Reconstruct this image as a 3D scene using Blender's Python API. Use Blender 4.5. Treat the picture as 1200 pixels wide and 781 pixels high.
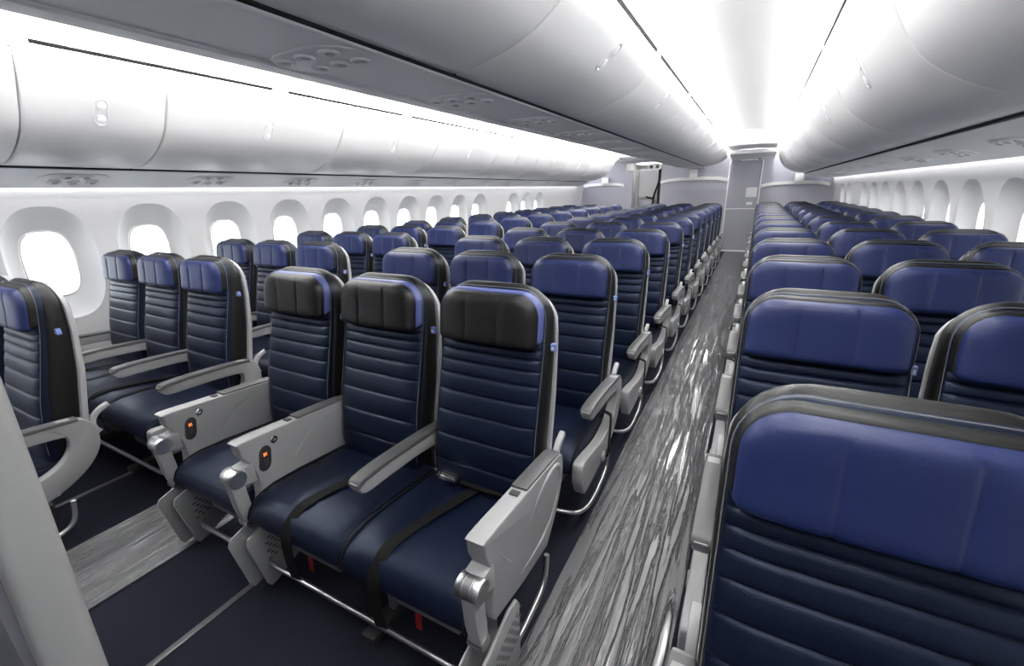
import bpy, bmesh, math, random
from mathutils import Vector, Matrix
R = math.radians
random.seed(7)
for o in list(bpy.data.objects): bpy.data.objects.remove(o)
S = bpy.context.scene
C = S.collection

# ------------------------------------------------------------------ camera
EYE = 1.53
YAW, PITCH, ROLL, FPX = .499, .3096, -.0297, 512.03
cd = bpy.data.cameras.new('camera'); cam = bpy.data.objects.new('camera', cd); C.objects.link(cam)
fw = Vector((-math.sin(YAW)*math.cos(PITCH), math.cos(YAW)*math.cos(PITCH), -math.sin(PITCH)))
rt = Vector((math.cos(YAW), math.sin(YAW), 0)); up = rt.cross(fw)
r2 = rt*math.cos(ROLL)+up*math.sin(ROLL); u2 = -rt*math.sin(ROLL)+up*math.cos(ROLL)
m = Matrix((r2, u2, -fw)).transposed().to_4x4(); m.translation = (0, 0, EYE)
cam.matrix_world = m
cd.sensor_fit = 'HORIZONTAL'; cd.sensor_width = 36; cd.lens = 36*FPX/1200
cd.clip_start = .03; cd.clip_end = 100
S.camera = cam

# ------------------------------------------------------------------ look and world
S.view_settings.view_transform = 'Standard'; S.view_settings.look = 'None'
S.view_settings.exposure = 0.0; S.view_settings.gamma = 1; S.view_settings.use_curve_mapping = False
COVE, WASH, SKY = 62.0, 8.0, 5.5       # strengths: ceiling cove strips, wall wash strips, daylight
W = bpy.data.worlds.new('daylight'); S.world = W; W.use_nodes = True
bg = W.node_tree.nodes['Background']; bg.inputs[0].default_value = (.90, .95, 1, 1); bg.inputs[1].default_value = SKY
S.cycles.max_bounces = 12; S.cycles.diffuse_bounces = 8; S.cycles.transparent_max_bounces = 12
S.cycles.sample_clamp_indirect = 25; S.cycles.caustics_reflective = False; S.cycles.caustics_refractive = False

# ------------------------------------------------------------------ materials
MATS = {}
def tint(M, c):
    M.node_tree.nodes['Principled BSDF'].inputs['Specular Tint'].default_value = (*c, 1); return M
def mat(name, col, rough=.5, spec=.5, metal=0, bump=0, bscale=200, var=0, vscale=8, emit=None, coat=0, detail=4):
    M = bpy.data.materials.new(name); M.use_nodes = True; nt = M.node_tree
    b = nt.nodes['Principled BSDF']
    b.inputs['Base Color'].default_value = (*col, 1); b.inputs['Roughness'].default_value = rough
    b.inputs['Specular IOR Level'].default_value = spec; b.inputs['Metallic'].default_value = metal
    b.inputs['Coat Weight'].default_value = coat
    if emit:
        b.inputs['Emission Color'].default_value = (*emit[0], 1); b.inputs['Emission Strength'].default_value = emit[1]
    if bump or var:
        tc = nt.nodes.new('ShaderNodeTexCoord')
    if bump:
        n = nt.nodes.new('ShaderNodeTexNoise'); n.inputs['Scale'].default_value = bscale; n.inputs['Detail'].default_value = detail
        bp = nt.nodes.new('ShaderNodeBump'); bp.inputs['Strength'].default_value = bump; bp.inputs['Distance'].default_value = .002
        nt.links.new(tc.outputs['Object'], n.inputs['Vector']); nt.links.new(n.outputs['Fac'], bp.inputs['Height'])
        nt.links.new(bp.outputs['Normal'], b.inputs['Normal'])
    if var:
        n = nt.nodes.new('ShaderNodeTexNoise'); n.inputs['Scale'].default_value = vscale; n.inputs['Detail'].default_value = 5
        mx = nt.nodes.new('ShaderNodeMix'); mx.data_type = 'RGBA'
        mx.inputs[6].default_value = (*[c*(1-var) for c in col], 1); mx.inputs[7].default_value = (*[min(1, c*(1+var)) for c in col], 1)
        nt.links.new(tc.outputs['Object'], n.inputs['Vector']); nt.links.new(n.outputs['Fac'], mx.inputs[0])
        nt.links.new(mx.outputs[2], b.inputs['Base Color'])
    MATS[name] = M; return M
NAVY = tint(mat('navy_leather', (.0034, .0059, .0175), .40, .36, bump=.25, bscale=350), (.62, .74, 1))
BLUE = mat('blue_leather', (.0095, .0168, .074), .42, .35, bump=.25, bscale=350)
EDGEB = mat('light_blue_leather', (.06, .078, .22), .42, .5, bump=.25, bscale=350)
BLACK = mat('black_leather', (.006, .006, .006), .42, .30, bump=.25, bscale=350)
GREY = mat('grey_plastic', (.27, .27, .275), .42, .5)
PADG = mat('dark_grey_pad', (.07, .07, .072), .42, .5, bump=.2, bscale=400)
SHELL = mat('back_shell_plastic', (.32, .32, .325), .5)
METAL = mat('satin_metal', (.55, .55, .55), .32, .5, metal=1)
DARK = mat('dark_plastic', (.03, .03, .032), .5)
BOX = mat('underseat_grey', (.15, .15, .155), .6)
STITCH = mat('grey_thread', (.12, .12, .13), .7)
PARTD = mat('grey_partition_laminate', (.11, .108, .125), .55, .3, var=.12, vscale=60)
TAGB = mat('tag_blue', (.12, .17, .40), .5)
TAGW = mat('tag_white', (.5, .53, .62), .5)
BELT = mat('belt_webbing', (.009, .009, .009), .7, .1, bump=.5, bscale=900)
CHROME = mat('buckle_chrome', (.75, .75, .72), .22, metal=1)
RED = mat('red_ribbon', (.30, .010, .012), .6)
BIN = mat('bin_white', (.74, .74, .745), .40, .4)
PSU = mat('service_panel_grey', (.84, .84, .85), .5, .4)
LATCH = mat('latch_grey', (.72, .72, .73), .35)
WALL = mat('sidewall_white', (.60, .60, .607), .5, .4)
CEIL = mat('ceiling_white', (.86, .86, .86), .55, .3)
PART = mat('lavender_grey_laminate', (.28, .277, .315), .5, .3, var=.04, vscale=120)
TRIMW = mat('white_trim', (.62, .62, .61), .45)
POSTG = mat('pale_grey_trim', (.19, .19, .19), .45)
CARPET = mat('navy_carpet', (.016, .0175, .027), .95, .1, bump=1, bscale=500, var=.55, vscale=260)
GAP = mat('shadow_gap', (.01, .01, .012), .8)
JOINT = mat('panel_joint_grey', (.25, .25, .255), .6)
GLOW = mat('orange_display', (.05, .01, .005), .4, emit=((1, .16, .03), 3.0))
COVEM = mat('led_cove', (.8, .8, .8), .5, emit=((1, .995, .98), COVE))
WASHM = mat('led_wash', (.8, .8, .8), .5, emit=((1, .995, .98), WASH))
GFILL = mat('galley_fill_glow', (.8, .8, .8), .5, emit=((1, .995, .98), 3.5))  # glow for the fill panel added in the galley
LENS = mat('lens_grey', (.40, .40, .41), .3)
PANEW = mat('placard_white', (.55, .55, .56), .5)
STRIP = mat('floor_strip_grey', (.075, .075, .08), .3)

def glass_mat():
    M = bpy.data.materials.new('window_glass'); M.use_nodes = True; nt = M.node_tree; nt.nodes.clear()
    o = nt.nodes.new('ShaderNodeOutputMaterial'); mx = nt.nodes.new('ShaderNodeMixShader')
    t = nt.nodes.new('ShaderNodeBsdfTransparent'); g = nt.nodes.new('ShaderNodeBsdfGlossy')
    t.inputs[0].default_value = (.95, .97, .98, 1); g.inputs['Roughness'].default_value = .03; mx.inputs[0].default_value = .08
    nt.links.new(t.outputs[0], mx.inputs[1]); nt.links.new(g.outputs[0], mx.inputs[2]); nt.links.new(mx.outputs[0], o.inputs[0])
    return M
GLASS = glass_mat()
def film_mat():
    M = bpy.data.materials.new('plastic_film'); M.use_nodes = True; nt = M.node_tree
    b = nt.nodes['Principled BSDF']
    b.inputs['Base Color'].default_value = (.23, .23, .235, 1); b.inputs['Roughness'].default_value = .09
    b.inputs['Specular IOR Level'].default_value = .9; b.inputs['Alpha'].default_value = .66
    tc = nt.nodes.new('ShaderNodeTexCoord'); mp = nt.nodes.new('ShaderNodeMapping')
    mp.inputs['Scale'].default_value = (15, .75, 1); mp.inputs['Rotation'].default_value = (0, 0, R(7))
    n = nt.nodes.new('ShaderNodeTexNoise'); n.inputs['Scale'].default_value = 1.6; n.inputs['Detail'].default_value = 5; n.inputs['Distortion'].default_value = .25
    cr = nt.nodes.new('ShaderNodeValToRGB'); el = cr.color_ramp.elements
    el[0].position = .40; el[0].color = (.15, .15, .15, 1); el[1].position = .62; el[1].color = (.35, .35, .35, 1)
    for p_, c_ in ((.455, .10), (.485, 1), (.515, .10), (.545, .5), (.57, .15)):
        q = el.new(p_); q.color = (c_, c_, c_, 1)
    bp = nt.nodes.new('ShaderNodeBump'); bp.inputs['Strength'].default_value = .9; bp.inputs['Distance'].default_value = .012
    L = nt.links.new
    L(tc.outputs['Object'], mp.inputs[0]); L(mp.outputs[0], n.inputs['Vector']); L(n.outputs['Fac'], cr.inputs[0])
    L(cr.outputs[0], bp.inputs['Height']); L(bp.outputs[0], b.inputs['Normal'])
    return M
FILM = film_mat()

# ------------------------------------------------------------------ mesh helpers
class MB:
    def __init__(s): s.v = []; s.f = []
    def add(s, vs, fs):
        n = len(s.v); s.v += [tuple(v) for v in vs]; s.f += [tuple(i+n for i in f) for f in fs]; return s
    def box(s, x0, x1, y0, y1, z0, z1, bev=0):
        bm = bmesh.new(); bmesh.ops.create_cube(bm, size=1)
        for v in bm.verts: v.co = ((x0+x1)/2+v.co.x*(x1-x0), (y0+y1)/2+v.co.y*(y1-y0), (z0+z1)/2+v.co.z*(z1-z0))
        if bev: bmesh.ops.bevel(bm, geom=bm.edges[:], offset=bev, segments=2, affect='EDGES', profile=.6)
        return s.frombm(bm)
    def frombm(s, bm):
        bm.verts.index_update()
        s.add([v.co[:] for v in bm.verts], [[v.index for v in f.verts] for f in bm.faces]); bm.free(); return s
    def prism(s, pts, a0, a1, axis='x', bev=0, seg=2):
        """polygon pts extruded along an axis: x -> pts are (y,z); y -> (x,z); z -> (x,y)"""
        def P(p, a): return {'x': (a, p[0], p[1]), 'y': (p[0], a, p[1]), 'z': (p[0], p[1], a)}[axis]
        bm = bmesh.new()
        A = [bm.verts.new(P(p, a0)) for p in pts]; B = [bm.verts.new(P(p, a1)) for p in pts]
        n = len(pts); bm.faces.new(A); bm.faces.new(B[::-1])
        for i in range(n): bm.faces.new((A[i], B[i], B[(i+1) % n], A[(i+1) % n]))
        bmesh.ops.recalc_face_normals(bm, faces=bm.faces[:])
        if bev:
            E = [e for e in bm.edges if (e.verts[0] in A) == (e.verts[1] in A)]
            bmesh.ops.bevel(bm, geom=E, offset=bev, segments=seg, affect='EDGES', profile=.5, clamp_overlap=True)
        return s.frombm(bm)
    def tube(s, path, r, n=8, caps=True):
        P = [Vector(p) for p in path]; rings = []
        prev = None
        for i, p in enumerate(P):
            t = (P[min(i+1, len(P)-1)]-P[max(i-1, 0)]).normalized()
            if prev is None:
                u = t.orthogonal().normalized()
            else:
                u = (prev-t*prev.dot(t)).normalized()
            prev = u; w = t.cross(u)
            rr = r[i] if isinstance(r, (list, tuple)) else r
            rings.append([p+(u*math.cos(2*math.pi*k/n)+w*math.sin(2*math.pi*k/n))*rr for k in range(n)])
        return s.loft(rings, caps)
    def loft(s, rings, caps=True):
        n = len(rings[0]); vs = [v for r in rings for v in r]; fs = []
        for i in range(len(rings)-1):
            for k in range(n):
                a = i*n+k; b = i*n+(k+1) % n
                fs.append((a, b, b+n, a+n))
        if caps: fs += [tuple(range(n))[::-1], tuple(range((len(rings)-1)*n, len(rings)*n))]
        return s.add(vs, fs)
    def grid(s, rows):
        n = len(rows[0]); vs = [v for r in rows for v in r]
        return s.add(vs, [(i*n+k, i*n+k+1, (i+1)*n+k+1, (i+1)*n+k) for i in range(len(rows)-1) for k in range(n-1)])
    def ribbon(s, path, wdir, w, th=.0025):
        """flat strap: path points, width along wdir"""
        P = [Vector(p) for p in path]; wd = Vector(wdir).normalized()*w/2; rings = []
        for i, p in enumerate(P):
            t = (P[min(i+1, len(P)-1)]-P[max(i-1, 0)]).normalized(); nn = t.cross(wd).normalized()*th/2
            rings.append([p-wd-nn, p+wd-nn, p+wd+nn, p-wd+nn])
        return s.loft(rings)
    def disc(s, c, r, h, axis=(0, 0, 1), n=20, prof=None):
        """turned body: prof is [(radius factor, height factor)]"""
        prof = prof or [(.0, 0), (1, 0), (1, .75), (.93, 1), (0, 1)]
        ax = Vector(axis).normalized(); u = ax.orthogonal().normalized(); w = ax.cross(u); c = Vector(c)
        rings = [[c+ax*h*b+(u*math.cos(2*math.pi*k/n)+w*math.sin(2*math.pi*k/n))*max(r*a, 1e-5) for k in range(n)] for a, b in prof]
        return s.loft(rings)
    def build(s, name, material, parent=None, smooth=True, ang=38, loc=None):
        me = bpy.data.meshes.new(name); me.from_pydata(s.v, [], s.f)
        bm = bmesh.new(); bm.from_mesh(me); bmesh.ops.recalc_face_normals(bm, faces=bm.faces[:]); bm.to_mesh(me); bm.free()
        me.materials.append(material)
        if smooth:
            me.polygons.foreach_set('use_smooth', [True]*len(me.polygons)); me.set_sharp_from_angle(angle=R(ang))
        o = bpy.data.objects.new(name, me); C.objects.link(o)
        if parent: o.parent = parent
        if loc: o.location = loc
        return o
def thing(name, label, cat, loc=(0, 0, 0), group=None):
    o = bpy.data.objects.new(name, None); C.objects.link(o); o.location = loc; o.empty_display_size = .1
    return tag(o, label, cat, group)
def tag(o, label, cat, group=None):
    o['label'] = label; o['category'] = cat
    if group: o['group'] = group
    return o
def struct(o): o['kind'] = 'structure'; return o
KIDS = {}
def copy_tree(o, parent=None):
    c = o.copy(); C.objects.link(c); c.parent = parent
    for ch in o.children: copy_tree(ch, c)
    return c
def lerp(a, b, t): return a+(b-a)*t
def curve(tab, z):
    if z <= tab[0][0]: return tab[0][1]
    for (a, b), (c, d) in zip(tab, tab[1:]):
        if z <= c: return lerp(b, d, (z-a)/(c-a))
    return tab[-1][1]
def smoothpath(pts, n=6):
    """Catmull-Rom through pts (tuples of any length)"""
    out = []
    for i in range(len(pts)-1):
        p0 = pts[max(i-1, 0)]; p1 = pts[i]; p2 = pts[i+1]; p3 = pts[min(i+2, len(pts)-1)]
        for k in range(n):
            t = k/n
            out.append(tuple(.5*(2*b+(c-a)*t+(2*a-5*b+4*c-d)*t*t+(3*b-a-3*c+d)*t**3) for a, b, c, d in zip(p0, p1, p2, p3)))
    out.append(tuple(pts[-1])); return out
def superell(hx, hy, p, n=28):
    out = []
    for k in range(n):
        t = 2*math.pi*k/n; c, s_ = math.cos(t), math.sin(t)
        out.append((hx*math.copysign(abs(c)**(2/p), c), hy*math.copysign(abs(s_)**(2/p), s_)))
    return out

# ------------------------------------------------------------------ the setting: plan
YF, YW = -2.0, 12.5             # cabin from the bulkhead behind the camera to the rear wall
XC = -1.40                      # middle of the cabin
WPITCH_L, WPITCH_R = .64, .70

b = MB(); b.box(-4.6, 1.8, YF, 14.3, -.06, 0); struct(b.build('floor', CARPET, smooth=False))

# side walls: panels with a deep oval recess round every window
def oval(cy, cz, hy, hz, p, n=80):
    out = []
    for k in range(n):
        t = 2*math.pi*k/n; c, d = math.cos(t)*hy, math.sin(t)*hz
        r_ = 1/(abs(c/hy)**p+abs(d/hz)**p)**(1/p); out.append((cy+c*r_, cz+d*r_))
    return out
def wall_x(z):                   # outward offset of the curved sidewall (0 at the top of the windows)
    return .075-.165*(z-.92)**2 if z > .92 else .075-.20*(z-.92)**2
def side_wall(name, X, sgn, pitch, y_first, y_blank, frames):
    """sgn -1 left, +1 right; y_first centre of one window; panels tile along y"""
    def P(y, z, d=0): return (X+sgn*(wall_x(z)+d), y, z)
    w = MB(); n = 80
    k0 = math.floor((YF-y_first)/pitch); k1 = math.ceil((YW-y_first)/pitch)
    zs0, zs1 = -.04, 1.68
    wins = []
    for k in range(k0, k1+1):
        cy = y_first+k*pitch; ya, yb = cy-pitch/2, cy+pitch/2
        if k in y_blank:
            rows = [[P(y, z) for y in (ya, yb)] for z in [zs0+i*(zs1-zs0)/24 for i in range(25)]]
            w.grid(rows); continue
        # outer square ring (stretched to panel edges), then recess oval, then glass edge
        ov = oval(cy, 1.13, .255*pitch/.64, .405, 2.5, n)
        zr0, zr1 = .62, 1.62
        rect = []
        for (y, z) in ov:
            dy, dz = y-cy, z-1.12
            t = min((pitch/2)/max(abs(dy), 1e-6), (.5)/max(abs(dz), 1e-6))
            rect.append((cy+dy*t, 1.12+dz*t))
        for sy in (-1, 1):
            for sz in (.62, 1.62):
                q = min(range(n), key=lambda i_: (rect[i_][0]-cy-sy*pitch/2)**2+(rect[i_][1]-sz)**2); rect[q] = (cy+sy*pitch/2, sz)
        mids = [[(lerp(a[0], c[0], f), lerp(a[1], c[1], f)) for a, c in zip(rect, ov)] for f in (.25, .5, .75, .92)]
        lip = oval(cy, 1.13, .248*pitch/.64, .397, 2.5, n)
        deep = oval(cy, 1.128, .215*pitch/.64, .355, 2.5, n)
        gl = oval(cy, 1.125, .150*pitch/.64, .245, 3.0, n)
        rings = [[P(y, z) for y, z in rect], *[[P(y, z) for y, z in mm] for mm in mids], [P(y, z) for y, z in ov], [P(y, z, .012) for y, z in lip],
                 [P(y, z, .070) for y, z in deep], [P(y, z, .105) for y, z in gl], [P(y, z, .13) for y, z in gl]]
        w.loft(rings, caps=False)
        # below and above the square
        for za, zb, m_ in ((zs0, .62, 10), (1.62, zs1, 2)):
            w.grid([[P(ya, lerp(za, zb, i/m_)), P(cy, lerp(za, zb, i/m_)), P(yb, lerp(za, zb, i/m_))] for i in range(m_+1)])
        wins.append((cy, gl))
    struct(w.build(name, WALL, ang=45))
    j = MB()                     # panel joints every second window
    for k in range(k0, k1+1, 2):
        y = y_first+(k+.5)*pitch
        j.grid([[P(y-.002, lerp(.0, 1.64, i/20), -.0015), P(y+.002, lerp(.0, 1.64, i/20), -.0015)] for i in range(21)])
    for i, (cy, gl) in enumerate(wins):
        if cy < -.9 or cy > 12.2: continue
        f = MB()
        inn = [((y-cy)*.93+cy, (z-1.125)*.95+1.125) for y, z in gl]
        f.loft([[P(y, z, .104) for y, z in gl], [P(y, z, .098) for y, z in inn], [P(y, z, .125) for y, z in inn]], caps=False)
        WN[0] += 1
        fo = struct(f.build('window_%d' % WN[0], TRIMW))
        g = MB(); g.add([P(y, z, .128) for y, z in gl], [tuple(range(n))]); g.build('pane', GLASS, fo, smooth=False)
WN = [0]
XL, XR = -4.356, 1.476
side_wall('wall_left', XL, -1, WPITCH_L, 1.24, (10, 14, 15, 16, 17, 18), None)
side_wall('wall_right', XR, 1, WPITCH_R, 4.25, (8, 11, 12), None)

# bulkhead behind the camera
b = MB(); b.box(-4.7, 1.9, YF-.08, YF, -.05, 2.75); struct(b.build('wall_front', PART, smooth=False))

# cross-section lines of the bins (x, z)
BL = smoothpath([(-3.95, 1.772), (-3.78, 1.778), (-3.58, 1.835), (-3.40, 1.94), (-3.285, 2.09), (-3.225, 2.20), (-3.20, 2.262)], 5)
BR = smoothpath([(.87, 1.772), (.74, 1.785), (.58, 1.845), (.44, 1.945), (.35, 2.09), (.305, 2.20), (.285, 2.262)], 5)
CR = smoothpath([(-1.160, 2.004), (-1.06, 2.012), (-.93, 2.045), (-.80, 2.095), (-.70, 2.165), (-.655, 2.215), (-.640, 2.256)], 5)
CL = [(2*XC-x, z) for x, z in CR]
Y_BIN_END_L, Y_BIN_END_C, Y_BIN_END_R = 11.6, 12.42, 12.42

# ceiling: vault over each aisle, lowered flat panel at the rear, backing above the bins
def vault(name, xa, xb, za, zb, top, y0, y1):
    pts = []
    for i in range(25):
        t = i/24; x = lerp(xa, xb, t); z = lerp(za, zb, t)+(top-(za+zb)/2)*(math.sin(math.pi*t)**.75)
        pts.append((x, z))
    m_ = MB(); m_.grid([[(x, y, z) for x, z in pts] for y in (y0, (y0+y1)/2, y1)])
    return m_, pts
m1, vr = vault('c', -.70, .33, 2.315, 2.315, 2.56, YF, 10.1)
# end face of the vault, then the lowered ceiling panel behind it
m1.add([(x, 10.1, z) for x, z in vr], [tuple(range(25))])
struct(m1.build('ceiling', CEIL, ang=60))
b = MB(); b.grid([[(x, y, z+.02*math.sin(math.pi*i/8)) for i, (x, z) in enumerate([(lerp(-.62, .265, k/8), 2.27) for k in range(9)])] for y in (10.08, 11.2)])
b.grid([[(-.62, 11.2, 2.27), (.265, 11.2, 2.27)], [(-.62, 11.25, 2.20), (.265, 11.25, 2.20)], [(-.62, YW, 2.13), (.265, YW, 2.13)]])
struct(b.build('ceiling_rear', CEIL, ang=30))
m2, vl = vault('c', -3.24, -2.10, 2.315, 2.315, 2.50, YF, 11.7)
m2.add([(x, 11.7, z) for x, z in vl], [tuple(range(25))])
m2.grid([[(-3.5, 11.68, 2.27), (-2.1, 11.68, 2.27)], [(-3.5, 14.2, 2.22), (-2.1, 14.2, 2.22)]])
struct(m2.build('ceiling_left', CEIL, ang=60))
b = MB(); b.box(-4.7, 1.9, YF-.08, 14.4, 2.72, 2.78); struct(b.build('roof', CEIL, smooth=False))

# ------------------------------------------------------------------ light strips along the ceiling coves and the sidewalls
def strip(name, pts, y0, y1, material, label, group):
    s_ = MB(); s_.loft([[(x, y, z) for x, z in pts] for y in (y0, y1)]); o = s_.build(name, material, smooth=False)
    return tag(o, label, 'light', group)
G = 'light strips of the cabin'
strip('light_strip', [(.246, 2.284), (.288, 2.266), (.290, 2.271), (.248, 2.289)], -.6, 12.3, COVEM, 'white light strip above the bins right of the right aisle', G)
strip('light_strip', [(-.606, 2.286), (-.642, 2.268), (-.644, 2.273), (-.608, 2.291)], -.6, 12.3, COVEM, 'white light strip above the centre bins along the right aisle', G)
strip('light_strip', [(-3.146, 2.284), (-3.200, 2.264), (-3.202, 2.269), (-3.148, 2.289)], -.6, 11.64, COVEM, 'white light strip above the bins on the left window side', G)
strip('light_strip', [(-2.194, 2.286), (-2.158, 2.268), (-2.156, 2.273), (-2.192, 2.291)], -.6, 11.64, COVEM, 'white light strip above the centre bins along the left aisle', G)
strip('light_strip', [(-4.305, 1.690), (-4.265, 1.690), (-4.265, 1.698), (-4.305, 1.698)], YF, 11.9, WASHM, 'white light strip over the left row of windows', G)
strip('light_strip', [(1.425, 1.690), (1.385, 1.690), (1.385, 1.698), (1.425, 1.698)], YF, 12.3, WASHM, 'white light strip over the right row of windows', G)

# dark air slots along the cove edges
def slots(name, x, z, y0, pitch, ln, n, ww=.010):
    s_ = MB()
    for k in range(n):
        y = y0+k*pitch; s_.box(x-ww/2, x+ww/2, y, y+ln, z-.014, z+.006)
    return struct(s_.build(name, GAP, smooth=False))
slots('trim_1', -3.140, 2.290, -.33, 1.375, 1.25, 9)
slots('trim_2', .240, 2.290, .76, 1.375, 1.25, 8)
slots('trim_3', -.604, 2.290, .32, 1.375, 1.25, 8)

def line(name, x0, x1, z0, z1, y0, y1):
    s_ = MB(); s_.box(x0, x1, y0, y1, z0, z1); return struct(s_.build(name, GAP, smooth=False))
line('trim_19', -1.186, -1.163, 1.999, 2.02, YF, 11.9)
line('trim_20', -3.967, -3.944, 1.761, 1.785, YF, 11.6)
line('trim_21', .864, .889, 1.761, 1.785, YF, 11.9)
line('trim_22', -3.206, -3.196, 2.262, 2.268, YF, 11.6)
# ------------------------------------------------------------------ overhead bins
def bin_door(prof, y0, y1, th, side):
    """curved door slab from a cross-section line; side gives the outward normal's sense"""
    n = len(prof); nrm = []
    for i in range(n):
        a = prof[max(i-1, 0)]; c = prof[min(i+1, n-1)]
        dx, dz = c[0]-a[0], c[1]-a[1]; l = math.hypot(dx, dz); nrm.append((dz/l*side, -dx/l*side))
    out = [(x, z) for x, z in prof]; inn = [(x-nx*th, z-nz*th) for (x, z), (nx, nz) in zip(prof, nrm)]
    rd = .008
    mid = [(x-nx*rd, z-nz*rd) for (x, z), (nx, nz) in zip(prof, nrm)]
    loop_o = out+inn[::-1]; loop_m = mid+inn[::-1]
    m_ = MB(); 
    m_.loft([[(x, y0, z) for x, z in loop_m], [(x, y0+.003, z) for x, z in [(lerp(a[0], c[0], .6), lerp(a[1], c[1], .6)) for a, c in zip(loop_m, loop_o)]], [(x, y0+.010, z) for x, z in loop_o],
             [(x, y1-.010, z) for x, z in loop_o], [(x, y1-.003, z) for x, z in [(lerp(a[0], c[0], .6), lerp(a[1], c[1], .6)) for a, c in zip(loop_m, loop_o)]], [(x, y1, z) for x, z in loop_m]])
    return m_, nrm
def frame_at(prof, nrm, f):
    i = int(f*(len(prof)-1)); x, z = prof[i]; nx, nz = nrm[i]
    a = prof[max(i-1, 0)]; c = prof[min(i+1, len(prof)-1)]; tx, tz = c[0]-a[0], c[1]-a[1]; l = math.hypot(tx, tz)
    return Vector((x, 0, z)), Vector((nx, 0, nz)), Vector((tx/l, 0, tz/l))
def stadium(hl, hw, n=10):
    pts = [(hl-hw+hw*math.cos(t), hw*math.sin(t)) for t in [-math.pi/2+math.pi*i/n for i in range(n+1)]]
    return pts+[(-a, -c) for a, c in pts]
def latch(prof, nrm, f, y, root):
    o, nn, t = frame_at(prof, nrm, f)
    def ring(hl, hw, d): return [o+Vector((0, y, 0))+t*a+Vector((0, c, 0))+nn*d for a, c in stadium(hl, hw)]
    m_ = MB(); m_.loft([ring(.082, .034, -.002), ring(.082, .034, .004), ring(.074, .027, .005), ring(.070, .024, .0005)])
    h = m_.build('latch', LATCH, root)
    for s_ in (-1, 1):
        p_ = MB()
        cc = o+Vector((0, y, 0))+t*(.038*s_)
        p_.loft([[cc+t*a+Vector((0, c, 0))+nn*d for a, c in [(.024*math.cos(q), .021*math.sin(q)) for q in [2*math.pi*i/16 for i in range(16)]]] for d in (.000, .006)]+[[cc+t*(a*.7)+Vector((0, c*.7, 0))+nn*.009 for a, c in [(.024*math.cos(q), .021*math.sin(q)) for q in [2*math.pi*i/16 for i in range(16)]]]])
        p_.build('latch_paddle', PSU, h)
ORD = ['first', 'second', 'third', 'fourth', 'fifth', 'sixth', 'seventh', 'eighth', 'ninth', 'tenth', 'eleventh', 'twelfth', 'thirteenth', 'fourteenth']
def bins(prof, side, edges, where, group, f_latch, joint):
    for i, (a, c) in enumerate(zip(edges, edges[1:])):
        root = thing('overhead_bin', '%s white overhead bin from the front, %s' % (ORD[i], where), 'overhead bin', (0, 0, 0), group)
        m_, nrm = bin_door(prof, a+.004, c-.004, .03, side)
        m_.build('door', BIN, root, ang=50)
        latch(prof, nrm, f_latch, (a+c)/2, root)
    hs = MB()                    # one dark housing behind the doors, seen only through the gaps
    off = [(x-nx*.033, z-nz*.033) for (x, z), (nx, nz) in zip(prof, nrm)]
    hs.grid([[(x, y, z) for x, z in off] for y in (edges[0], edges[-1])])
    hs.build(joint, JOINT)
    return nrm
EL = [-.42, 1.0, 1.65]+[1.65+1.375*k for k in range(1, 8)]
ER = [-.55+1.375*k for k in range(0, 10)]
EC = [-1.05+1.375*k for k in range(0, 10)]
EL[-1] = 11.55; ER[-1] = 11.9; EC[-1] = 11.9
bins(BL, 1, EL, 'above the left windows', 'left window bins', .62, 'trim_4')
bins(BR, -1, ER, 'above the right windows', 'right window bins', .62, 'trim_5')
bins(CR, 1, EC, 'over centre seats and facing right aisle', 'centre bins facing the right aisle', .66, 'trim_6')
bins(CL, -1, [YF+.95]+EC[1:], 'over centre seats and facing left aisle', 'centre bins facing the left aisle', .66, 'trim_7')
for n_ in ('trim_4', 'trim_5', 'trim_6', 'trim_7'): struct(bpy.data.objects[n_])
# sloped end cap of the left bin row
e = MB(); e.prism([p for p in BL]+[(-3.9, 2.3)], 11.55, 11.60, 'y'); struct(e.build('trim_8', BIN, smooth=False))

# ------------------------------------------------------------------ service panels under the bins
def panel_strip(name, pts, y0, y1):
    m_ = MB(); m_.loft([[(x, y, z) for x, z in pts] for y in (y0, y1)]); return struct(m_.build(name, PSU, smooth=False))
panel_strip('trim_9', [(-4.262, 1.655), (-3.965, 1.757), (-3.965, 1.80), (-4.262, 1.72)], YF, 11.9)
panel_strip('trim_10', [(1.382, 1.655), (.885, 1.757), (.885, 1.80), (1.382, 1.72)], YF, 12.42)
panel_strip('trim_11', [(-1.60, 2.000), (-1.20, 2.000), (-1.20, 2.06), (-1.60, 2.06)], YF, 12.42)
lipm = MB(); lipm.loft([[(x, y, z) for x, z in [(-1.215, 2.0), (-1.205, 1.992), (-1.188, 1.992), (-1.182, 2.0), (-1.182, 2.02), (-1.215, 2.02)]] for y in (YF, 12.42)])
lipm.loft([[(2*XC-x, y, z) for x, z in [(-1.215, 2.0), (-1.205, 1.992), (-1.180, 1.994), (-1.172, 2.004), (-1.172, 2.03), (-1.215, 2.03)]] for y in (YF, 12.42)])
struct(lipm.build('trim_12', PSU, ang=60))
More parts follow.
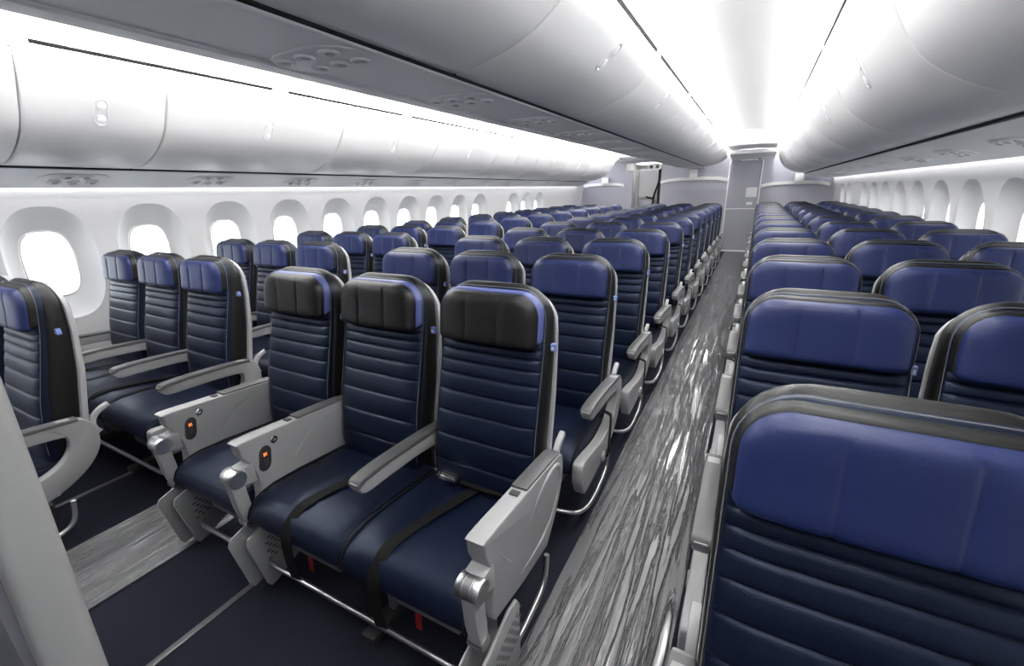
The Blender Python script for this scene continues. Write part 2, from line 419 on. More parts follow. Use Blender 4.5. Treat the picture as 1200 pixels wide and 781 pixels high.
def service(cx, cz, slope, y, label, group, near, wide):
    """cluster of round reading lights and buttons set in the panel; slope in radians about y"""
    root = thing('service_panel', label, 'service panel', (cx, y, cz), group); root.rotation_euler = (0, slope, 0)
    base = MB(); base.prism([(a, c) for a, c in [(c_, a_) for a_, c_ in stadium(.19, .09)]] if not wide else [(a, c) for a, c in stadium(.19, .13)], -.002, .004, 'z', bev=.001)
    base.build('panel_plate', PSU, root)
    spots = [(-.045, -.10), (-.05, 0), (-.045, .10), (.045, -.05), (.045, .05)] if not wide else [(-.11, -.07), (-.01, -.07), (.10, -.06), (-.07, .05), (.03, .05), (.12, .06)]
    for q, (a, c) in enumerate(spots):
        d = MB(); d.disc((a, c, -.003), .036, -.008, n=18, prof=[(0, 0), (1, 0), (1, .6), (.9, 1), (.72, 1), (.62, .5), (0, .5)])
        o = d.build('reading_light' if q < 3 else 'call_button', PSU, root)
        if near:
            l_ = MB(); l_.disc((a+.004, c, -.009), .017, -.007, n=14, prof=[(0, 0), (1, 0), (.8, .8), (0, 1)]); l_.build('lens', LENS, o)
for k in range(12):
    y = 1.386+.88*k
    if y < 11.6: service(-4.113, 1.704, -math.atan2(.102, .297), y, '%s cluster of reading lights from the front above the left windows' % ORD[k], 'reading light panels over the left seats', k < 4, False)
for k in range(12):
    y = 1.25+.86*k
    service(-1.41, 1.996, 0, y, '%s cluster of reading lights from the front under the centre bins' % ORD[k], 'reading light panels over the centre seats', k < 4, True)
for k in range(12):
    y = 3.3+.86*k
    if y < 12.2: service(1.134, 1.704, math.atan2(.102, .497), y, '%s cluster of reading lights from the front above the right windows' % ORD[k], 'reading light panels over the right seats', k < 3, False)

# ------------------------------------------------------------------ seat meshes (local frame: x across, y towards the rear, z up)
def yF(z): return curve([(.38, -.178), (.55, -.165), (.7, -.140), (.9, -.088), (1.0, -.062), (1.1, -.045), (1.24, -.028)], z)
def yB(z): return curve([(.38, -.055), (.55, -.02), (.8, .03), (1.0, .050), (1.1, .052), (1.24, .040)], z)
def rr_hw(z, z0, z1, hw, rt, rb):
    """half-width of a rounded rectangle at height z"""
    if z > z1-rt: d = (z-(z1-rt))/rt; return hw-rt*(1-math.sqrt(max(0, 1-d*d)))
    if z < z0+rb: d = ((z0+rb)-z)/rb; return hw-rb*(1-math.sqrt(max(0, 1-d*d)))
    return hw
def zrows(z0, z1, rt, rb, n, extra=()):
    zs = set()
    for i in range(9): zs.add(z0+rb*(1-math.cos(math.pi/2*i/8))); zs.add(z1-rt*(1-math.cos(math.pi/2*i/8)))
    for i in range(1, n): zs.add(lerp(z0+rb, z1-rt, i/n))
    for e_ in extra: zs.add(e_)
    out = []
    for z in sorted(zs):
        if not out or z-out[-1] > .0007: out.append(z)
    return out
def pillow(z0, z1, hw, rt, rb, base, depth, nu=18, nz=12, seams=(), vseams=(), skirt=.03, bay=0, ex=6, edge=0):
    """cushion face in front (-y) of base(z); horizontal seams at heights, vertical ones at x"""
    ex_rows = []
    for s_ in seams: ex_rows += [s_-.012, s_-.006, s_-.003, s_, s_+.003, s_+.006, s_+.012]
    zs = [z for z in zrows(z0, z1, rt, rb, nz, ex_rows) if z0 <= z <= z1]
    us = set(-math.cos(math.pi*i/nu) for i in range(nu+1))
    for v_ in vseams:
        for d in (-.010, -.005, 0, .005, .010): us.add((v_+d)/hw)
    us = sorted(us); rows = []
    allz = [z0]+sorted(seams)+[z1]
    for z in zs:
        w = rr_hw(z, z0, z1, hw, rt, rb); v = (2*z-z0-z1)/(z1-z0); row = []
        bb = 0
        for a, c in zip(allz, allz[1:]):
            if a <= z <= c: q = (z-a)/(c-a); bb = max(0, 1-abs(2*q-1)**3)
        for u in us:
            f = math.sqrt(max(0, 1-abs(u)**ex))*math.sqrt(max(0, 1-abs(v)**(ex+4)))
            d = depth*f+bay*bb*max(0, 1-abs(u)**10)
            for s_ in seams: d -= .0035*math.exp(-((z-s_)/.0035)**2)*(1-abs(u)**20)
            for v_ in vseams: d -= .0045*math.exp(-((u*w-v_)/.0045)**2)
            row.append((u*w, base(z)-d-edge*0, z))
        row = [(row[0][0], base(z)+skirt, z)]+row+[(row[-1][0], base(z)+skirt, z)]
        rows.append(row)
    m_ = MB(); n = len(rows[0])
    rows = [[(x, base(z0)+skirt, z) for x, y, z in rows[0]]]+rows+[[(x, base(z1)+skirt, z) for x, y, z in rows[-1]]]
    return m_.grid(rows)
SEAMS = [.535, .640, .735, .815, .880, .932, .972, 1.005, 1.030]
def m_backrest():
    zs = zrows(.39, 1.222, .12, .05, 14); rings = []
    for z in zs:
        w = rr_hw(z, .39, 1.222, curve([(.39, .212), (.6, .222), (1.0, .226), (1.12, .222), (1.24, .216)], z), .12, .05)
        t = 1
        if z > 1.222-.05: t = math.sqrt(max(.02, 1-((z-1.172)/.05)**2))
        if z < .43: t = .75
        a, c = yF(z), yB(z); yc = (a+c)/2; hd = (c-a)/2*t
        rings.append([(x, yc+y, z) for x, y in superell(w, hd, 4, 32)])
    return MB().loft(rings)
def m_insert():  return pillow(.40, 1.2115, .214, .100, .03, lambda z: yF(z)+.004, .016, seams=SEAMS, bay=.006, nz=16)
def m_border(lift=.022):  return pillow(1.028, 1.207, .211, .088, .02, lambda z: yF(z)-lift, .012, nz=10, ex=8, skirt=.05)
def m_panel():   return pillow(1.020, 1.200, .206, .078, .022, lambda z: yF(z)-.028, .034, nz=10, vseams=(-.070, .070), ex=6, skirt=.05)
def m_panel_wide(): return pillow(1.016, 1.201, .201, .080, .024, lambda z: yF(z)-.030, .040, nz=10, vseams=(-.070, .070), ex=6, skirt=.05)
def m_shell():
    zs = zrows(.46, 1.20, .10, .06, 10); rings = []
    for z in zs:
        w = rr_hw(z, .46, 1.195, .225, .12, .06)
        a = lerp(yF(z), yB(z), .84); c = yB(z)+.014; yc = (a+c)/2
        rings.append([(x, yc+y, z) for x, y in superell(w, (c-a)/2, 5, 28)])
    return MB().loft(rings)
def outline_path(z0, z1, hw, rt, base, d, zstart):
    L = []
    zs = [z for z in zrows(z0, z1, rt, .02, 14) if z >= zstart]
    for z in zs: L.append((-rr_hw(z, z0, z1, hw, rt, .02), base(z)-d, z))
    return L+[(-x, y, z) for x, y, z in L[::-1]]
def m_piping():
    m_ = MB(); m_.tube(outline_path(.40, 1.2145, .2175, .102, lambda z: yF(z), .0015, .45), .0013, 5)
    return m_
def m_piping_head():
    return MB().tube(outline_path(.985, 1.192, .180, .080, lambda z: yF(z), .024, 1.0), .0035, 6)
def cush_top(y): return curve([(-.638, .385), (-.630, .408), (-.612, .432), (-.580, .450), (-.52, .460), (-.40, .456), (-.25, .440), (-.12, .428)], y)
def cush_bot(y): return curve([(-.638, .365), (-.62, .345), (-.58, .335), (-.12, .338)], y)
def m_cushion(xa, xb):
    rings = []; xm, hw0 = (xa+xb)/2, (xb-xa)/2
    ys = [-.638, -.634, -.624, -.610, -.595, -.58, -.56, -.52, -.46, -.40, -.34, -.28, -.22, -.16, -.12]
    for y in ys:
        zt, zb = cush_top(y), cush_bot(y); zc = (zt+zb)/2; hz = (zt-zb)/2
        hw = hw0 if y > -.6 else hw0-.010*((-.6-y)/.038)**2
        crown = []
        for x, z in superell(hw, hz, 9, 44):
            dz = .010*(1-(x/hw0)**4) - .010*math.exp(-(((y+.30)/.12)**2))*math.exp(-((x/.12)**2)) if z > 0 else 0
            crown.append((xm+x, y, zc+z+dz))
        rings.append(crown)
    return MB().loft(rings)
def m_cpiping(x):
    pts = [(x, y, cush_top(y)-.0005) for y in [-.14, -.25, -.4, -.52, -.575, -.605, -.625]]+[(x, -.6385, .385), (x, -.632, .350)]
    return MB().tube(pts, .0035, 6)
def m_arm(x):
    out = smoothpath([(-.53, .598), (-.535, .615), (-.52, .628), (-.40, .630), (-.20, .620), (-.05, .606)], 4)+smoothpath([(-.05, .535), (-.20, .560), (-.40, .570), (-.49, .572), (-.52, .583)], 4)
    return MB().prism(out, x-.022, x+.022, 'x', bev=.010, seg=3)
def m_armpad(x):
    out = smoothpath([(-.537, .612), (-.530, .628), (-.505, .638), (-.40, .641), (-.20, .631), (-.06, .617)], 4)+[(-.06, .601), (-.20, .614), (-.40, .624), (-.50, .620), (-.53, .608)]
    return MB().prism(out, x-.026, x+.026, 'x', bev=.006, seg=2)
def m_armdark(x):
    return None
def m_shellarm(x):
    out = smoothpath([(-.20, .628), (-.10, .622), (-.05, .608), (-.018, .570), (-.008, .505), (-.030, .43), (-.10, .355), (-.22, .295), (-.40, .262), (-.57, .250), (-.605, .268)], 4)
    out += smoothpath([(-.632, .33), (-.630, .395), (-.605, .418), (-.50, .408), (-.36, .388), (-.24, .398), (-.16, .435), (-.118, .49), (-.115, .55), (-.15, .588)], 4)
    return MB().prism(out, x-.024, x+.024, 'x', bev=.014, seg=3)
def m_bracket(x):
    cen = smoothpath([(.010, .50), (-.006, .535), (.000, .575), (.030, .605), (.070, .622)], 5)
    up_, dn = [], []
    for i, (a, c) in enumerate(cen):
        p, q = cen[max(i-1, 0)], cen[min(i+1, len(cen)-1)]; dx, dz = q[0]-p[0], q[1]-p[1]; l = math.hypot(dx, dz); w = .012
        up_.append((a-dz/l*w, c+dx/l*w)); dn.append((a+dz/l*w, c-dx/l*w))
    return MB().prism(up_+dn[::-1], x-.012, x+.012, 'x', bev=.006)
def m_tag(): return MB().box(.221, .241, -.018, .000, .992, 1.020, .002)
def m_print(): return MB().box(.2255, .2365, -.0187, -.0178, .998, 1.010)
def m_knob(x):
    return MB().disc((x, -.33, .292), .028, .010, axis=(1 if x > 0 else -1, 0, 0), n=20)
def m_strap(x):
    w = .026
    path = [(x-w, -.22, .44), (x-w, -.215, .462), (x-w+.01, -.21, .470), (x+w-.01, -.21, .462), (x+w, -.215, .44), (x+w, -.225, .30), (x+w-.004, -.23, .235), (x-w, -.23, .23)]
    return MB().ribbon(smoothpath(path, 3), (0, 1, -.1), .03, .004)
def m_lapbelt(x0, hang):
    pts = [(x0+.08, -.14, .452), (x0+.05, -.25, .456)]+[(x0+lerp(.05, -.02, k/5), lerp(-.25, -.57, k/5), cush_top(lerp(-.25, -.57, k/5))+.016) for k in range(1, 6)]
    pts += [(x0-.025, -.615, .435), (x0-.027, -.642, .39), (x0-.027, -.648, .33)]
    if hang: pts += [(x0-.026, -.645, .26), (x0-.024, -.640, .20)]
    return MB().ribbon(smoothpath(pts, 3), (1, .15, 0), .046, .003)
def m_lapbelt2():
    pts = [(.20, -.13, .445), (.12, -.17, .466), (.02, -.185, .470), (-.08, -.18, .470)]
    return MB().ribbon(smoothpath(pts, 4), (0, 1, .1), .046, .003)
def m_buckle(cx, cy):
    m_ = MB(); m_.box(cx-.040, cx+.040, cy-.032, cy+.032, .468, .484, .006)
    m_.prism([(cx-.034, .482), (cx+.028, .482), (cx+.034, .492), (cx-.026, .498)], cy-.026, cy+.026, 'y', bev=.003)
    m_.box(cx-.062, cx-.036, cy-.018, cy+.018, .470, .475, .001)
    return m_
def m_redtab(cx, cy):
    m_ = MB(); m_.ribbon([(cx, cy, .29), (cx-.003, cy-.004, .22), (cx+.004, cy-.012, .15), (cx, cy-.012, .10)], (1, 0, 0), .026, .003); return m_

# bulkhead seat pieces
def m_sidepanel(x, full, th=.030):
    out = smoothpath([(-.608, .664), (-.598, .680), (-.40, .666), (-.20, .652), (-.10, .643)], 3)
    if full: out += smoothpath([(-.075, .625), (-.068, .57), (-.09, .49), (-.14, .41), (-.215, .335)], 4)+[(-.40, .350), (-.575, .380)]+smoothpath([(-.590, .42), (-.578, .50), (-.585, .57), (-.606, .625)], 3)
    else: out += [(-.085, .60), (-.10, .50), (-.14, .42), (-.30, .37), (-.46, .36), (-.52, .34), (-.535, .295), (-.565, .29)]+smoothpath([(-.575, .36), (-.560, .45), (-.568, .54), (-.606, .625)], 4)
    return MB().prism(out, x-th, x+th, 'x', bev=.010, seg=3)
def m_paneltop(x, th=.030):
    out = [(-.36, .661), (-.36, .672), (-.20, .660), (-.115, .651), (-.085, .640), (-.085, .630), (-.20, .648)]
    return MB().prism(out, x-th+.003, x+th-.003, 'x', bev=.003)
def m_panelclip(x): return MB().box(x-.015, x+.015, -.398, -.376, .666, .671, .001)
def m_emboss(x, s_):
    half = smoothpath([(-.44, .400), (-.30, .400), (-.19, .430), (-.120, .51), (-.105, .575), (-.13, .615), (-.20, .620), (-.29, .585), (-.36, .52)], 5)
    r_ = [.010*min(1, .25+i/8, .15+(len(half)-1-i)/10) for i in range(len(half))]
    return MB().tube([(x+s_*.027, a, c) for a, c in half], r_, 8)
def m_ridge(x, s_): return MB().tube([(x+s_*.030, -.53, .57), (x+s_*.030, -.47, .49)], .002, 5)
def m_emboss_in(x, s_):
    half = smoothpath([(-.40, .515), (-.33, .575), (-.22, .605), (-.12, .612)], 6)
    return MB().tube([(x+s_*.0290, a, c) for a, c in half], .0035, 6)
def m_traymount(x):
    m_ = MB(); m_.disc((x-.036, -.636, .548), .034, .072, axis=(1, 0, 0), n=24, prof=[(0, 0), (.9, 0), (1, .06), (1, .30), (.96, .32), (1, .34), (1, .64), (.96, .66), (1, .68), (1, .94), (.9, 1), (0, 1)])
    return m_
def m_trayarm(x): return MB().prism([(-.650, .577), (-.570, .585), (-.565, .500), (-.640, .512), (-.668, .545)], x-.033, x+.033, 'x', bev=.010)
def m_traycol(x):
    return MB().prism([(-.664, .540), (-.612, .540), (-.604, .42), (-.600, .345), (-.640, .340), (-.655, .42)], x-.022, x+.022, 'x', bev=.008)
def m_traycap(x): return MB().disc((x-.025, -.622, .345), .023, .050, axis=(1, 0, 0), n=16)
PLATE = [(-.665, .265), (-.655, .290), (-.50, .340), (-.455, .335), (-.440, .31), (-.440, .10), (-.455, .085), (-.585, .026), (-.610, .022), (-.624, .045)]
def m_plate(x): return MB().prism(PLATE, x+.022, x+.034, 'x', bev=.004)
def m_plate_front(x):
    return MB().prism([(a-.035, c-.002) for a, c in PLATE], x-.036, x-.028, 'x', bev=.003)
def m_perf(x):
    m_ = MB()
    for i in range(6):
        for j in range(7):
            y = -.60+.024*j+(.012 if i % 2 else 0); z = .155+.019*i+.28*(y+.60)-.01
            m_.box(x+.0212, x+.0348, y, y+.015, z, z+.006)
    return m_
def m_handset(x):
    return MB().prism([(-.525+a*.86+c*.18, .575+c) for c, a in [(q[0], q[1]) for q in stadium(.050, .027)]], x+.028, x+.038, 'x', bev=.003)
def m_display(x): return MB().box(x+.0378, x+.0392, -.536, -.514, .584, .606)
def m_dispbar(x):
    m_ = MB(); m_.box(x+.039, x+.0400, -.531, -.528, .588, .602); m_.prism([(-.528, .595), (-.520, .602), (-.518, .599), (-.525, .595), (-.518, .591), (-.520, .588)], x+.039, x+.0400, 'x'); return m_
def m_keys(x):
    m_ = MB()
    for i in range(3):
        for j in range(2): m_.disc((x+.0378, -.529+.011*j, .572-.012*i), .0035, .0016, axis=(1, 0, 0), n=8)
    return m_
def m_jack(x): return MB().disc((x+.028, -.478, .634), .015, .010, axis=(1, 0, 0), n=18, prof=[(0, 0), (1, 0), (1, .8), (.8, 1), (.4, 1), (.3, .6), (0, .6)])

HALF = .265
def make_seat(kind, left, right, spacing, front=False, gap_right=False):
    """one seat as a tree of parts; left/right: None, 'arm', 'shell' or 'panel'"""
    h = spacing/2
    root = thing('airplane_seat', 'seat', 'seat')
    br = m_backrest().build('backrest', BLACK, root)
    m_insert().build('back_panel', NAVY, br, ang=60)
    m_piping().build('piping', STITCH, br)
    m_shell().build('back_shell', SHELL, root)
    if front:
        hd = m_border(.020).build('headrest', EDGEB, root, ang=60)
        m_panel_wide().build('headrest_cover', BLACK, hd, ang=60)
    else:
        hd = m_border().build('headrest', BLACK, root, ang=60)
        m_panel().build('headrest_panel', BLUE, hd, ang=60)
    inset = {'shell': .028, 'panel': .032}
    xa, xb = -h+(inset.get(left, .002)), h-(inset.get(right, .002))
    if gap_right: xb = h-.032
    cu = m_cushion(xa, xb).build('seat_cushion', NAVY, root)
    for x in (xa+.007, xb-.007): m_cpiping(x).build('piping', BLACK, cu)
    tg = m_tag().build('tag', TAGB, root); m_print().build('print', TAGW, tg)
    for side, s_ in ((left, -1), (right, 1)):
        x = s_*h
        if side in ('arm', 'shell'):
            a = m_arm(x).build('armrest', GREY, root); m_armpad(x).build('arm_pad', PADG, a)
        if side == 'shell':
            sh = m_shellarm(x).build('side_shell', GREY, root)
            m_knob(x+s_*.022).build('knob', GREY, sh)
            if not front and kind != 'left': m_strap(x).build('strap', BELT, root)
        if side == 'panel':
            full = s_ > 0
            pn = m_sidepanel(x, full).build('side_panel', GREY, root)
            m_paneltop(x).build('arm_pad', PADG, pn); m_panelclip(x).build('clip', DARK, pn)
            if full:
                m_emboss(x, 1).build('moulding', GREY, pn, ang=80); m_ridge(x, 1).build('ridge', GREY, pn)
            else: m_emboss_in(x, 1).build('moulding', GREY, pn)
            tm = m_traymount(x).build('tray_hinge', METAL, root); m_trayarm(x).build('hinge_housing', GREY, tm); m_traycap(x).build('hinge_cap', METAL, tm)
            m_traycol(x).build('tray_column', GREY, root)
            pl = m_plate(x).build('kick_plate', GREY, root); m_perf(x).build('perforation', DARK, pl)
            m_plate_front(x).build('front_plate', GREY, root)
            if not full:
                hs = m_handset(x).build('handset', DARK, root)
                m_display(x).build('display', DARK, hs); m_dispbar(x).build('display_symbol', GLOW, hs); m_keys(x).build('keys', PADG, hs)
                m_jack(x).build('jack', CHROME, root)
        if s_ > 0 or side: m_bracket(s_*(.238)).build('hinge_cover', SHELL, root)
    return root

def belts(root, cx, hang, buckle):
    m_lapbelt(cx, hang).build('seat_belt', BELT, root)
    if buckle:
        o = m_lapbelt2().build('seat_belt', BELT, root)
        m_buckle(-.13, -.185).build('buckle', CHROME, o)

# rows: y of each row's label tag plane
SP_L, SP_C, SP_R = .53, .53, .50
XC_L, XC_C, XC_R = -2.638-.235, -.5656-.235, .4648-.235     # rightmost of left block, rightmost of centre, leftmost of right
ROWS_L = [.6795+.8*k for k in range(13)]
ROWS_C = [1.3574+.8*k for k in range(12)]
ROWS_R = [.7901+.8*k for k in range(13)]
def rowname(k, n):
    if k == 0: return 'front row'
    if k == n-1: return 'last row'
    return ORD[k]+' row from the front'
protos = {
 'LA': make_seat('std', 'arm', 'arm', SP_L), 'LB': make_seat('std', None, 'arm', SP_L), 'LC': make_seat('left', None, 'shell', SP_L),
 'CA': make_seat('std', 'shell', 'arm', SP_C), 'CB': make_seat('std', None, 'arm', SP_C), 'CC': make_seat('std', None, 'shell', SP_C),
 'RA': make_seat('std', 'shell', 'arm', SP_R), 'RB': make_seat('std', None, 'arm', SP_R), 'RC': make_seat('std', None, 'arm', SP_R),
}
used = set()
def put(key, x, y, label, group):
    if key in used: o = copy_tree(protos[key])
    else: o = protos[key]; used.add(key)
    o.location = (x, y, 0); tag(o, label, 'seat', group); return o
for k, y in enumerate(ROWS_L):
    for i, (key, pos) in enumerate((('LA', 'window seat'), ('LB', 'middle seat'), ('LC', 'aisle seat'))):
        o = put(key, XC_L-(2-i)*SP_L, y, 'navy %s with blue headrest, %s of left window block' % (pos, rowname(k, 13)), 'seats of the left window block')
        if k in (1,) and i < 2: belts(o, .12 if i == 1 else .05, False, False)
for k, y in enumerate(ROWS_C):
    if k == 0: continue
    for i, (key, pos) in enumerate((('CA', 'seat beside the left aisle'), ('CB', 'middle seat'), ('CC', 'seat beside the right aisle'))):
        put(key, XC_C-(2-i)*SP_C, y, 'navy %s, %s of centre block' % (pos, rowname(k, 12)), 'seats of the centre block')
for k, y in enumerate(ROWS_R):
    for i, (key, pos) in enumerate((('RA', 'aisle seat'), ('RB', 'middle seat'), ('RC', 'window seat'))):
        put(key, XC_R+i*SP_R, y, 'navy %s with blue headrest, %s of right window block' % (pos, rowname(k, 13)), 'seats of the right window block')
front = []
for i, (l, r, lab) in enumerate((('panel', None, 'navy seat with black headrest and handset panel, beside left aisle in centre front row'),
                                 ('panel', 'arm', 'navy seat with black headrest in the middle of the centre front row'),
                                 (None, 'panel', 'navy seat with black headrest and silver buckle, beside right aisle in centre front row'))):
    o = make_seat('front', l, r, SP_C, True, i == 0); o.location = (XC_C-(2-i)*SP_C, ROWS_C[0], 0)
    tag(o, lab, 'seat', 'bulkhead seats of the centre block'); front.append(o)
belts(front[1], .03, True, False); belts(front[2], -.08, True, True)
for o, cx in ((front[0], .02), (front[1], -.07), (front[2], -.05)):
    m_redtab(cx, -.52).build('red_pull_tab', RED, o)

# ------------------------------------------------------------------ seat frames: beams, legs, baggage bar with loops
def make_frame(n_sp, x0, sp, loops):
    root = thing('seat_undercarriage', 'legs', 'seat support')
    xa, xb = x0-sp/2+.03, x0+2*sp+sp/2-(.03 if 'r' in loops else .16)
    bm_ = MB(); bm_.tube([(xa, -.46, .285), (xb, -.46, .285)], .022, 10); bm_.tube([(xa, -.20, .295), (xb, -.20, .295)], .022, 10)
    bm_.build('beam', METAL, root)
    for lx in (x0+.30*sp, x0+1.55*sp):
        l_ = MB(); l_.box(lx-.014, lx+.014, -.475, -.445, .03, .285, .004); l_.prism([(-.46, .05), (-.20, .27), (-.17, .27), (-.40, .03)], lx-.010, lx+.010, 'x'); l_.build('leg', BOX, root)
        f_ = MB(); f_.box(lx-.032, lx+.032, -.60, -.14, .0, .032, .006); f_.build('foot', DARK, root)
    bar = MB()
    pts = [((xa+xb)/2, -.60, .135)]
    pr_ = [(xb-.10, -.60, .135)]
    r_ = smoothpath([(xb-.06, -.60, .130), (xb+.01, -.56, .115), (xb+.035, -.46, .10), (xb+.035, -.28, .105), (xb+.035, -.19, .14), (xb+.035, -.165, .24)], 5)
    l_ = smoothpath([(xa+.06, -.60, .130), (xa-.01, -.56, .115), (xa-.035, -.46, .10), (xa-.035, -.28, .105), (xa-.035, -.19, .14), (xa-.035, -.165, .24)], 5)
    path = ([] if 'l' not in loops else l_[::-1])
    if 'l' not in loops: path = [(xa, -.60, .13)]
    path = path+[((xa+xb)/2, -.60, .13)]+(r_ if 'r' in loops else [(xb, -.60, .13)])
    bar.tube(path, .0105, 10); bar.build('baggage_bar', METAL, root)
    for i in range(3):
        v = MB(); cx = x0+i*sp; v.box(cx-.15, cx+.15, -.56, -.30, .215, .312, .01); v.build('life_vest_box', BOX, root)
    return root
fr = {'L': make_frame(3, 0, SP_L, 'r'), 'C': make_frame(3, 0, SP_C, 'lr'), 'R': make_frame(3, 0, SP_R, 'l'), }
first = set()
for key, rows, x, sp, nm in (('L', ROWS_L, XC_L-2*SP_L, SP_L, 'left window block'), ('C', ROWS_C, XC_C-2*SP_C, SP_C, 'centre block'), ('R', ROWS_R, XC_R, SP_R, 'right window block')):
    for k, y in enumerate(rows):
        if key in first: o = copy_tree(fr[key])
        else: o = fr[key]; first.add(key)
        o.location = (x, y, 0)
        tag(o, 'metal legs and baggage bar under %s of %s' % (rowname(k, len(rows)), nm), 'seat support', 'seat supports on the floor')

# ------------------------------------------------------------------ partition in front of the centre block (its end is at the left of the picture)
pt = thing('partition', 'pale grey partition end standing in front of the centre seats, near the camera', 'partition', (0, 0, 0))
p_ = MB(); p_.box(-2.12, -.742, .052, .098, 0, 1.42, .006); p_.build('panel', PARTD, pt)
e_ = MB()
rings = []
for z in [0, .05]+[.1*k for k in range(1, 15)]+[1.44]:
    y1 = curve([(0, .1135), (.9, .1130), (1.37, .1250), (1.5, .127)], z); y0 = curve([(0, .050), (1.0, .061), (1.2, .068), (1.5, .070)], z)
    rings.append([(-.722+x, (y0+y1)/2+y, z) for x, y in superell(.022, (y1-y0)/2, 4, 24)])
e_.loft(rings); e_.build('end_trim', POSTG, pt)
t_ = MB(); t_.box(-2.13, -.70, .048, .124, 1.42, 1.45, .01); t_.build('top_trim', POSTG, pt)

# ------------------------------------------------------------------ floor coverings
def film(x0, x1, y0, y1, label, seed):
    random.seed(seed); m_ = MB(); nx, ny = 46, int((y1-y0)/.02)
    waves = [(random.uniform(20, 90), random.uniform(.3, 3.2), random.uniform(0, 6.3), random.uniform(.3, 1)) for _ in range(16)]
    rows = []
    for j in range(ny+1):
        y = lerp(y0, y1, j/ny); row = []
        for i in range(nx+1):
            x = lerp(x0, x1, i/nx)
            h = sum(a*math.sin(kx*x+ky*y+ph) for kx, ky, ph, a in waves)/16
            row.append((x+.004*math.sin(y*3+seed), y, .010+.010*h*abs(h)*3))
        rows.append(row)
    m_.grid(rows); o = m_.build('plastic_film', FILM, ang=180)
    return tag(o, label, 'plastic film')
film(-.535, -.075, -.6, 12.15, 'wrinkled clear plastic film taped along the right aisle floor', 3)
film(-2.62, -2.13, -.6, 11.9, 'shiny clear plastic film on the floor of the left aisle', 5)
def track(x, y0, y1, label):
    m_ = MB(); m_.box(x-.014, x+.014, y0, y1, -.001, .006, .002); return tag(m_.build('seat_track_cover', STRIP), label, 'track cover', 'floor track covers')
track(-1.66, -.6, .86, 'grey track strip in the carpet ahead of the centre front seats')
track(-3.10, -.6, 1.0, 'grey track strip in the carpet between the first two left rows')

# ------------------------------------------------------------------ rear end of the cabin
def rear_panel(name, x0, x1, z1):
    b_ = MB(); b_.box(x0, x1, YW, YW+.05, 0, z1); return struct(b_.build(name, PART, smooth=False))
rear_panel('wall_back', -2.25, -.66, 2.75)
rear_panel('wall_back_left', -4.6, -3.18, 2.75)
rear_panel('wall_back_right', .06, 1.8, 2.75)
b = MB(); b.box(-.66, .06, YW, YW+.05, 2.12, 2.75); b.box(-3.18, -2.25, YW, YW+.05, 2.20, 2.75); struct(b.build('wall_back_header', PART, smooth=False))
b = MB(); b.box(-.645, .045, YW-.005, YW+.04, 0, 2.12, .004); dr = struct(b.build('door_1', PART))
b = MB()
b.box(-.655, .055, YW-.012, YW-.004, 1.0, 1.02); b.box(.035, .062, YW-.03, YW, 0, 2.12, .004); b.box(-.665, -.64, YW-.03, YW, 0, 2.12, .004)
struct(b.build('trim_13', TRIMW))
b = MB(); b.box(-.66, .08, YW-.30, YW-.05, .0005, .006, .002); struct(b.build('trim_14', TRIMW))
def partition_trim(name, x0, x1, rise, z):
    pts = []
    rings = []
    for i in range(17):
        t = i/16; x = lerp(x0, x1, t); zz = z+rise*(1-(2*t-1)**4)
        rings.append([(x, YW-.035, zz-.035), (x, YW-.002, zz-.035), (x, YW-.002, zz+.035), (x, YW-.04, zz+.030)])
    m_ = MB(); m_.loft(rings)
    low = MB(); 
    low.grid([[(x0, YW-.02, 0), (x1, YW-.02, 0)], [(x0, YW-.02, z-.02), (x1, YW-.02, z-.02)]])
    return struct(m_.build(name, TRIMW, ang=60))
partition_trim('trim_15', -2.25, -.67, .06, 1.69)
partition_trim('trim_16', .07, 1.42, .06, 1.52)
partition_trim('trim_17', -4.34, -3.20, .05, 1.64)
def bracket(x, z0, z1, label):
    b_ = MB(); b_.box(x-.09, x+.09, YW-.09, YW-.002, z0, z1, .01); return tag(b_.build('partition_box', TRIMW), label, 'box', 'white boxes on the rear partitions')
bracket(-1.46, 1.76, 1.96, 'small white box above the curved trim of the rear centre partition')
bracket(.82, 1.60, 1.78, 'small white box above the curved trim of the rear right partition')
bracket(-3.72, 1.70, 1.86, 'small white box above the trim of the rear left partition')
b = MB(); b.box(-.235, .0, YW-.014, YW-.004, 1.28, 1.50, .002); tag(b.build('placard', PANEW), 'blank white placard on the grey door at the end of the right aisle', 'placard')
b = MB(); b.box(-.20, -.07, YW-.012, YW-.004, 1.10, 1.16, .002); tag(b.build('door_latch_plate', PANEW), 'small pale latch plate below the white placard on the rear door', 'latch')
# exit fitting over the door
ef = thing('overhead_fitting', 'pale grey fitting with a dark lens over the rear door', 'fitting', (-.2, YW-.08, 2.14))
b = MB(); b.box(-.22, .22, -.05, .07, -.03, .05, .01); b.build('housing', PSU, ef)
b = MB(); b.disc((.17, -.05, .01), .035, .015, axis=(0, -1, 0)); b.build('lens', DARK, ef)
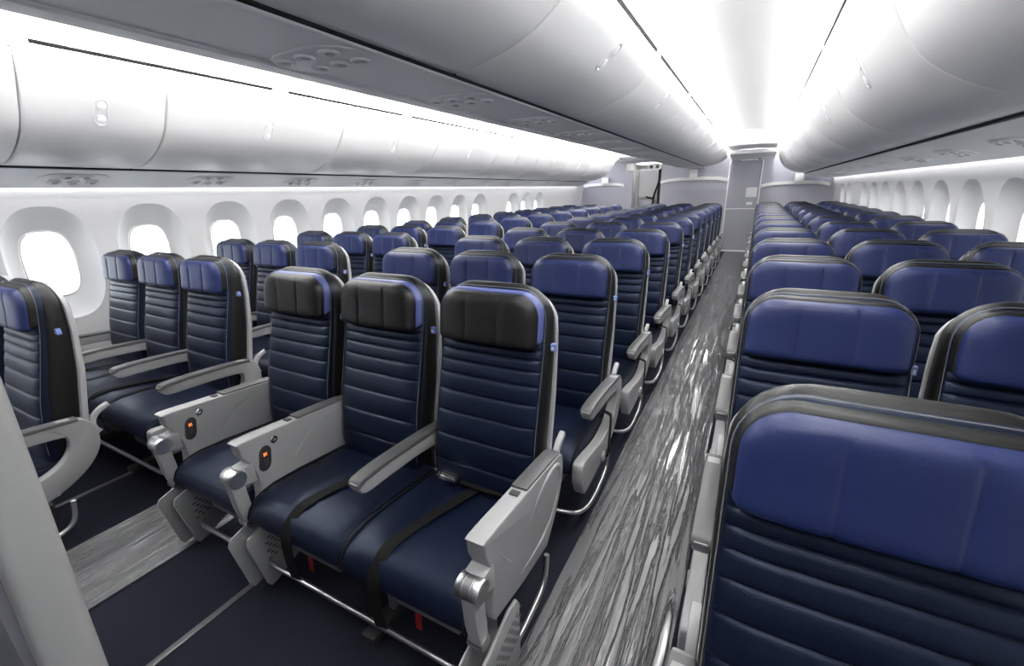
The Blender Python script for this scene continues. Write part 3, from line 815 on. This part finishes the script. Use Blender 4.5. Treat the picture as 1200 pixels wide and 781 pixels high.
# galley seen through the rear left doorway
b = MB(); b.box(-3.3, -2.1, 14.2, 14.25, 0, 2.4); struct(b.build('wall_galley', PANEW, smooth=False))
b = MB(); b.box(-3.22, -3.18, YW+.06, 14.2, 0, 2.4); b.box(-2.25, -2.21, YW+.05, 14.2, 0, 2.4); struct(b.build('wall_galley_sides', TRIMW, smooth=False))
b = MB(); b.box(-3.18, -2.98, YW-.01, YW+.05, 0, 2.02); struct(b.build('trim_18', PART, smooth=False))
b = MB(); b.box(-3.0, -2.4, 12.9, 13.6, 2.19, 2.205); tag(b.build('galley_fill_light', GFILL), 'added white light panel brightening the galley behind the rear left doorway', 'light')  # glowing panel added to brighten the galley behind the doorway
js = thing('jump_seat', 'white folded jump seat with dark harness in the rear left doorway', 'jump seat', (-2.66, 13.0, 0))
b = MB(); b.box(-.27, .25, 0, .14, 1.32, 2.05, .03); b.build('headrest_box', PANEW, js)
b = MB(); b.box(-.22, .22, -.06, .10, .62, 1.26, .05); b.build('backrest', PART, js)
b = MB(); b.box(-.24, .24, -.10, .02, .30, .60, .03); b.build('folded_seat', PART, js)
b = MB(); b.box(-.33, -.28, .0, .14, .0, 2.05, .01); b.box(-.2, .2, .05, .15, 0, .35, .01); b.build('frame', PANEW, js)
b = MB(); b.ribbon(smoothpath([(.30, -.01, 2.0), (.27, -.03, 1.7), (.16, -.05, 1.3), (.17, -.09, .9), (.20, -.08, .6)], 5), (1, 0, 0), .05, .006)
b.ribbon(smoothpath([(-.05, -.02, 1.33), (.10, -.03, 1.29), (.20, -.05, 1.30)], 4), (0, 0, 1), .05, .006); b.build('harness', BELT, js)
b = MB(); b.grid([[(lerp(-2.36, -2.27, i/10), 12.72+.02*math.sin(i*1.9), z) for i in range(11)] for z in (.1, 1.0, 2.1)])
cu = b.build('curtain', GAP); cu.modifiers.new('thickness', 'SOLIDIFY').thickness = .01
tag(cu, 'narrow dark curtain hanging at the right of the rear left doorway', 'curtain')
ss = thing('speaker_panel', 'white panel with two round dark speakers over the rear left doorway', 'speaker', (-2.42, 12.44, 2.08))
b = MB(); b.prism(stadium(.18, .08), -.02, .02, 'y', bev=.006); b.build('plate', PANEW, ss)
for s_ in (-.075, .075):
    b = MB(); b.disc((s_, -.02, 0), .045, .012, axis=(0, -1, 0)); b.build('speaker', DARK, ss)
